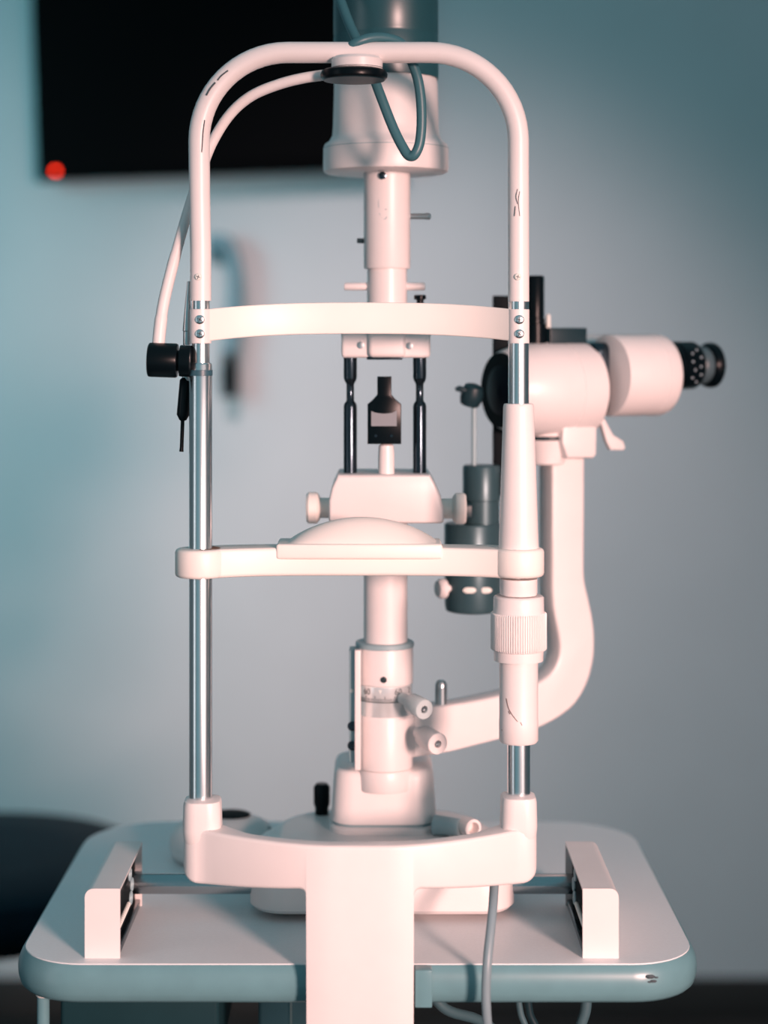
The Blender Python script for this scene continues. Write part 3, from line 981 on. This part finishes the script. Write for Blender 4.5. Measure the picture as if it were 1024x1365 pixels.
# mounting foot under the body, lever
ft = [up(a, b, 0.027) for a, b in ((752, 553), (797, 553), (796, 606), (792, 611), (757, 611), (750, 590))]
finish('mounting_block', MB().prism(ft, -DV * 0.050, 0.003, 2), WHITE, sl, 30)
uf = U(729)
finish('mount_ring', MB().lathe([(0.015, Z(617, 0.24)), (0.0165, Z(615, 0.24)), (0.0180, Z(600, 0.24)), (0.0215, Z(582, 0.24)), (0.016, Z(572, 0.24))], mpt(uf, 0, 0), seg=40), WHITE, sl)
finish('mount_seal', MB().lathe([(0.0205, -0.001), (0.0218, 0.0), (0.0218, 0.0022), (0.0205, 0.003)], mpt(uf, 0, Z(583.5, 0.24)), seg=40), DKCABLE, sl)
lev = [up(a, b, 0.026) for a, b in ((800, 556), (806, 558), (818, 580), (831, 588), (834, 596), (832, 600), (815, 600), (809, 588))]
finish('lever', MB().prism(lev, -DV * 0.006, 0.001, 2), WHITE, sl, 30)
# black fittings on top of the body
tp = up(714, 452, 0.0)
zt0 = tp.z - 0.006
tv_ = finish('top_tube', MB().lathe([(0.0098, zt0), (0.0098, up(714, 432, 0).z), (0.0085, up(714, 431, 0).z), (0.0085, up(714, 425, 0).z), (0.0078, up(714, 424, 0).z), (0.0078, up(714, 370, 0).z), (0.0068, up(714, 367.5, 0).z)], (tp.x, tp.y, 0), seg=32), BLACK, sl)
finish('tube_latch', MB().lathe([(0.0018, up(731, 441, 0.004).z), (0.0022, up(731, 440, 0.004).z), (0.0022, up(731, 421, 0.004).z), (0.0014, up(731, 419, 0.004).z)], (up(731, 430, 0.004).x, up(731, 430, 0.004).y, 0), seg=14), PALE, tv_)
bx_ = [up(a, b, 0.011) for a, b in ((734, 464), (734, 437), (783, 437), (783, 464))]
finish('top_box', MB().prism(bx_, -DV * 0.024, 0.001, 2), DKCABLE, sl, 30)
finish('black_bar', MB().box(P(657.5, 645, 0.222), P(684, 394, 0.222) + Vector((0, 0.010, 0)), 0.001), MATTBLACK, sl)

# black handle unit below the objective
yh_ = 0.20
finish('unit_lower', MB().lathe([(0.020, Z(815, yh_)), (0.0235, Z(813, yh_)), (0.0245, Z(806, yh_)), (0.0250, Z(700, yh_)), (0.0240, Z(697, yh_)), (0.010, Z(697, yh_))], (X(630, yh_), yh_, 0), seg=44), UNIT, sl)
finish('unit_upper', MB().lathe([(0.0158, Z(698, yh_)), (0.0158, Z(667, yh_)), (0.0166, Z(666, yh_)), (0.0166, Z(623, yh_)), (0.0155, Z(620, yh_)), (0.004, Z(620, yh_))], (X(642, yh_), yh_, 0), seg=40), UNIT, sl)
finish('unit_bridge', MB().box((X(640, yh_), yh_ - 0.004, Z(660, yh_)), (X(684, 0.222), 0.226, Z(628, yh_)), 0.002), MATTBLACK, sl)
finish('unit_bracket', MB().box((X(575, 0.16), 0.160, Z(692, 0.16)), (X(628, 0.2), 0.196, Z(672, 0.16)), 0.002), DKCABLE, sl)
finish('thin_rod', MB().tube([P(632, 622, yh_), P(632, 530, yh_)], 0.0022, 12), GREY, sl)
bt = finish('rod_knob', MB().lathe([(0.004, -0.010), (0.0085, -0.0085), (0.0100, -0.003), (0.0098, 0.003), (0.0080, 0.0085), (0.003, 0.0105)], P(629, 527, yh_), (0.25, -0.3, 1), seg=28), DKCABLE, sl)
finish('knob_nub', MB().tube([P(626, 522, yh_ - 0.004), P(612, 518, yh_ - 0.006), P(607, 519, yh_ - 0.006)], [0.003, 0.0028, 0.0015], 10), DKCABLE, bt)
finish('white_thumb_knob', MB().lathe([(0.003, 0.0), (0.003, 0.006), (0.0085, 0.0065), (0.0088, 0.011), (0.0070, 0.0135), (0.003, 0.014)], P(602, 784, yh_ - 0.012), (-1, -0.45, 0), seg=28), WHITE, sl)
for px in (626, 647):
    x_ = X(px, yh_ - 0.02)
    yy = yh_ - math.sqrt(max(0.0001, 0.0251 ** 2 - (x_ - X(630, yh_)) ** 2))
    finish('brass_plate', MB().sphere(P(px, 787, yy), 0.0048, 1.25, 0.18, 0.62, 12), PALE, sl)

# illumination tower
yb0 = 0.098
blk = [(450, 633), (573, 633), (580, 645), (588, 662), (592, 680), (592, 696), (588, 698), (442, 698), (438, 694), (438, 668), (442, 650)]
finish('tower_block', MB().prism([P(a, b, yb0) for a, b in blk], (0, 0.075, 0), 0.003, 3), WHITE, sl, 30)
for sgn, pa, py_ in ((-1, 438, 677), (1, 592, 678)):
    finish('side_knob', MB().lathe([(0.0085, -0.004), (0.0085, 0.007), (0.0105, 0.0075), (0.0132, 0.010), (0.0132, 0.0165), (0.0115, 0.0185), (0.004, 0.0190)], P(pa, py_, 0.125), (sgn, 0, 0), seg=36), CREAM, sl)
yr = 0.122
for px in (467, 559.5):
    finish('tower_rod', MB().lathe([(0.0056, Z(640, yr)), (0.0056, Z(542, yr)), (0.0050, Z(538, yr)), (0.0032, Z(534, yr)), (0.0032, Z(512, yr)), (0.0050, Z(507, yr)), (0.0056, Z(503, yr)), (0.0056, Z(470, yr))], (X(px, yr), yr, 0), seg=28), DKCHROME, sl)
yu = 0.112
finish('top_yoke', MB().box((X(455, yu), yu, Z(477, yu)), (X(574, yu), yu + 0.052, Z(440, yu)), 0.003), WHITE, sl)
finish('yoke_face', MB().box((X(491, yu - 0.006), yu - 0.006, Z(476.5, yu)), (X(541, yu - 0.006), yu + 0.01, Z(436, yu)), 0.004), WHITE, sl)
finish('yoke_plate', MB().box((X(489, yu), yu + 0.001, Z(479.5, yu)), (X(537, yu), yu + 0.04, Z(475, yu)), 0.0005), DKCHROME, sl)
for px, py_ in ((481, 460), (546, 461)):
    finish('yoke_screw', MB().lathe([(0.0030, -0.001), (0.0030, 0.0008), (0.001, 0.001)], P(px, py_, yu - 0.0002), (0, -1, 0), seg=16), STEEL, sl)
# mirror holder
ymr = 0.108
shp = [(503, 502), (522, 502), (522, 526), (527, 532), (535, 539), (535, 592), (490, 592), (490, 539), (498, 532), (503, 526)]
mh = finish('mirror_holder', MB().prism([P(a, b, ymr) for a, b in shp], (0, 0.008, 0), 0.0008, 2), BLACK, sl, 30)
mshape = [(495, 548), (500, 550), (506, 551), (512, 551.5), (518, 551), (524, 550), (529, 547), (529, 568), (495, 568)]
finish('mirror', MB().prism([P(a, b, ymr - 0.0006) for a, b in mshape], (0, 0.002, 0)), mat('silver_mirror', (0.22, 0.24, 0.26), 0.4, 0.3), mh)
for px in (501, 522):
    finish('holder_screw', MB().lathe([(0.0016, 0), (0.0013, 0.0006)], P(px, 581, ymr), (0, -1, 0), seg=12), DKCHROME, mh)
finish('mirror_stem', MB().lathe([(0.0068, Z(640, 0.112)), (0.0068, Z(606, 0.112)), (0.0062, Z(594, 0.112)), (0.003, Z(591, 0.112))], (X(515, 0.112), 0.114, 0), seg=28), WHITE, sl)
# tubes up to the lamp
finish('lower_tube', MB().lathe([(0.0170, Z(445, YC)), (0.0170, Z(404, YC)), (0.0168, Z(358, YC))], (X(516, YC), YC, 0), seg=44), WHITE, sl)
finish('upper_tube', MB().lathe([(0.0160, Z(358.5, YC)), (0.0192, Z(358.5, YC)), (0.0198, Z(356, YC)), (0.0198, Z(228, YC))], (X(516, YC), YC, 0), seg=48), WHITE, sl)
for sgn, pa in ((-1, 492), (1, 540)):
    finish('cross_pin', MB().lathe([(0.0030, 0), (0.0033, 0.002), (0.0033, 0.016 + (0.004 if sgn < 0 else 0)), (0.0026, 0.017 + (0.004 if sgn < 0 else 0))], P(pa, 382, YC), (sgn, 0, 0), seg=18), WHITE, sl)
finish('black_thumbscrew', MB().lathe([(0.0045, 0), (0.0045, 0.010), (0.0035, 0.012)], P(560, 446, 0.135), (0, 0, 1), seg=18), BLACK, sl)
finish('thumbscrew_rod', MB().lathe([(0.0030, Z(446, 0.135)), (0.0030, Z(400, 0.135)), (0.0052, Z(399, 0.135)), (0.0052, Z(394, 0.135)), (0.004, Z(393, 0.135))], (X(560, 0.135), 0.135, 0), seg=18), BLACK, sl)
finish('tube_pin', MB().lathe([(0.0024, 0), (0.0024, 0.014), (0.0028, 0.0145), (0.0028, 0.018), (0.001, 0.0188)], P(545, 288.5, YC), (1, 0, 0), seg=16), STEEL, sl)
finish('tube_screw', MB().lathe([(0.0022, 0), (0.0022, 0.006), (0.001, 0.0065)], P(486, 321, YC), (-1, 0, 0), seg=14), DKCABLE, sl)
yf_ = YC - 0.0198
finish('tube_groove', MB().tube(smooth_path([P(505, 258, yf_ + 0.002), P(505, 275, yf_ + 0.0018), P(507, 279, yf_ + 0.0016), P(516, 279, yf_ + 0.0002)], 4), 0.0006, 6), GREY, sl)
finish('tube_groove', MB().tube(smooth_path([P(506, 284, yf_ + 0.0016), P(508, 290, yf_ + 0.0013), P(513, 292, yf_ + 0.0006), P(516, 289, yf_ + 0.0003)], 4), 0.0006, 6), GREY, sl)
finish('lamp_screw', MB().lathe([(0.0032, -0.001), (0.0032, 0.001), (0.0015, 0.0014)], P(510, 234, yf_), (0, -1, 0), seg=16), DKCHROME, sl)
axl = (X(514.5, YC), YC, 0)
hs = finish('lamp_housing', MB().lathe([(0.0200, Z(231, YC)), (0.0505, Z(231, YC)), (0.0528, Z(229, YC)), (0.0534, Z(224, YC)), (0.0532, Z(198, YC)), (0.0520, Z(193, YC)), (0.0480, Z(188.5, YC)), (0.0456, Z(181, YC)),
                                        (0.0450, Z(170, YC)), (0.0440, Z(112, YC)), (0.0432, Z(106, YC)), (0.040, Z(104.5, YC))], axl, seg=64), WHITE, sl)
finish('housing_seam', MB().lathe([(0.0525, Z(199.0, YC)), (0.05335, Z(198.8, YC)), (0.05335, Z(198.0, YC)), (0.0525, Z(197.8, YC))], axl, seg=64, cap=False), GREY, hs)
finish('lamp_cap', MB().lathe([(0.0400, Z(106, YC)), (0.0446, Z(106, YC)), (0.0448, Z(104, YC)), (0.0446, Z(50, YC)), (0.0442, Z(48, YC)), (0.0446, Z(46, YC)), (0.0446, Z(-40, YC)), (0.041, Z(-48, YC)), (0.0, Z(-50, YC))], axl, seg=64), CAPG, sl)

# lamp cable looping over the arch
lc = finish('lamp_cable', MB().tube(smooth_path([P(436, -52, 0.155), P(444, -30, 0.10), P(454, 0, 0.075), P(466, 32, 0.06), P(480, 62, 0.045), P(495, 95, 0.035), P(506, 124, 0.03), P(524, 170, 0.026), P(538, 198, 0.022), P(546, 208, 0.020), P(553, 206, 0.018), P(560, 188, 0.018),
                                                 P(562, 150, 0.018), P(558, 110, 0.018), P(548, 80, 0.018), P(537, 60, 0.012), P(522, 52.5, 0.006), P(502, 50, 0.0), P(484, 53.5, -0.004), P(471, 60, -0.004), P(466, 66, -0.001)], 6), 0.0040, 12), LCABLE)
tag(lc, 'grey cable looping from the lamp housing into the arch tube', 'cable')

# white rounded device on the table behind the left socket
yd = 0.255
xd = X(297, yd)
dv = thing('desk_device', (xd, yd, ZT), 'white rounded desk device with dark oval recess behind the chrome post', 'device')
rx = 72 * sc(yd)
rr = []
for s_, h in ((0.80, 0.0003), (0.93, 0.004), (1.0, 0.012), (0.97, 0.021), (0.86, 0.029), (0.66, 0.034), (0.40, 0.0365), (0.15, 0.037)):
    rr.append([Vector((xd + rx * s_ * math.cos(2 * PI * k / 40), yd + 0.052 * s_ * math.sin(2 * PI * k / 40), ZT + h)) for k in range(40)])
finish('device_shell', MB().rings(rr), WHITE, dv)
finish('device_recess', MB().sphere((X(306, yd), yd + 0.008, ZT + 0.037), 0.019, 1.0, 0.9, 0.14, 24), MATTBLACK, dv)
finish('device_button', MB().lathe([(0.007, 0.0), (0.007, 0.012), (0.004, 0.014)], (X(350, yd), yd - 0.004, ZT + 0.016), (0.2, -0.1, 1), seg=20), CAPG, dv)
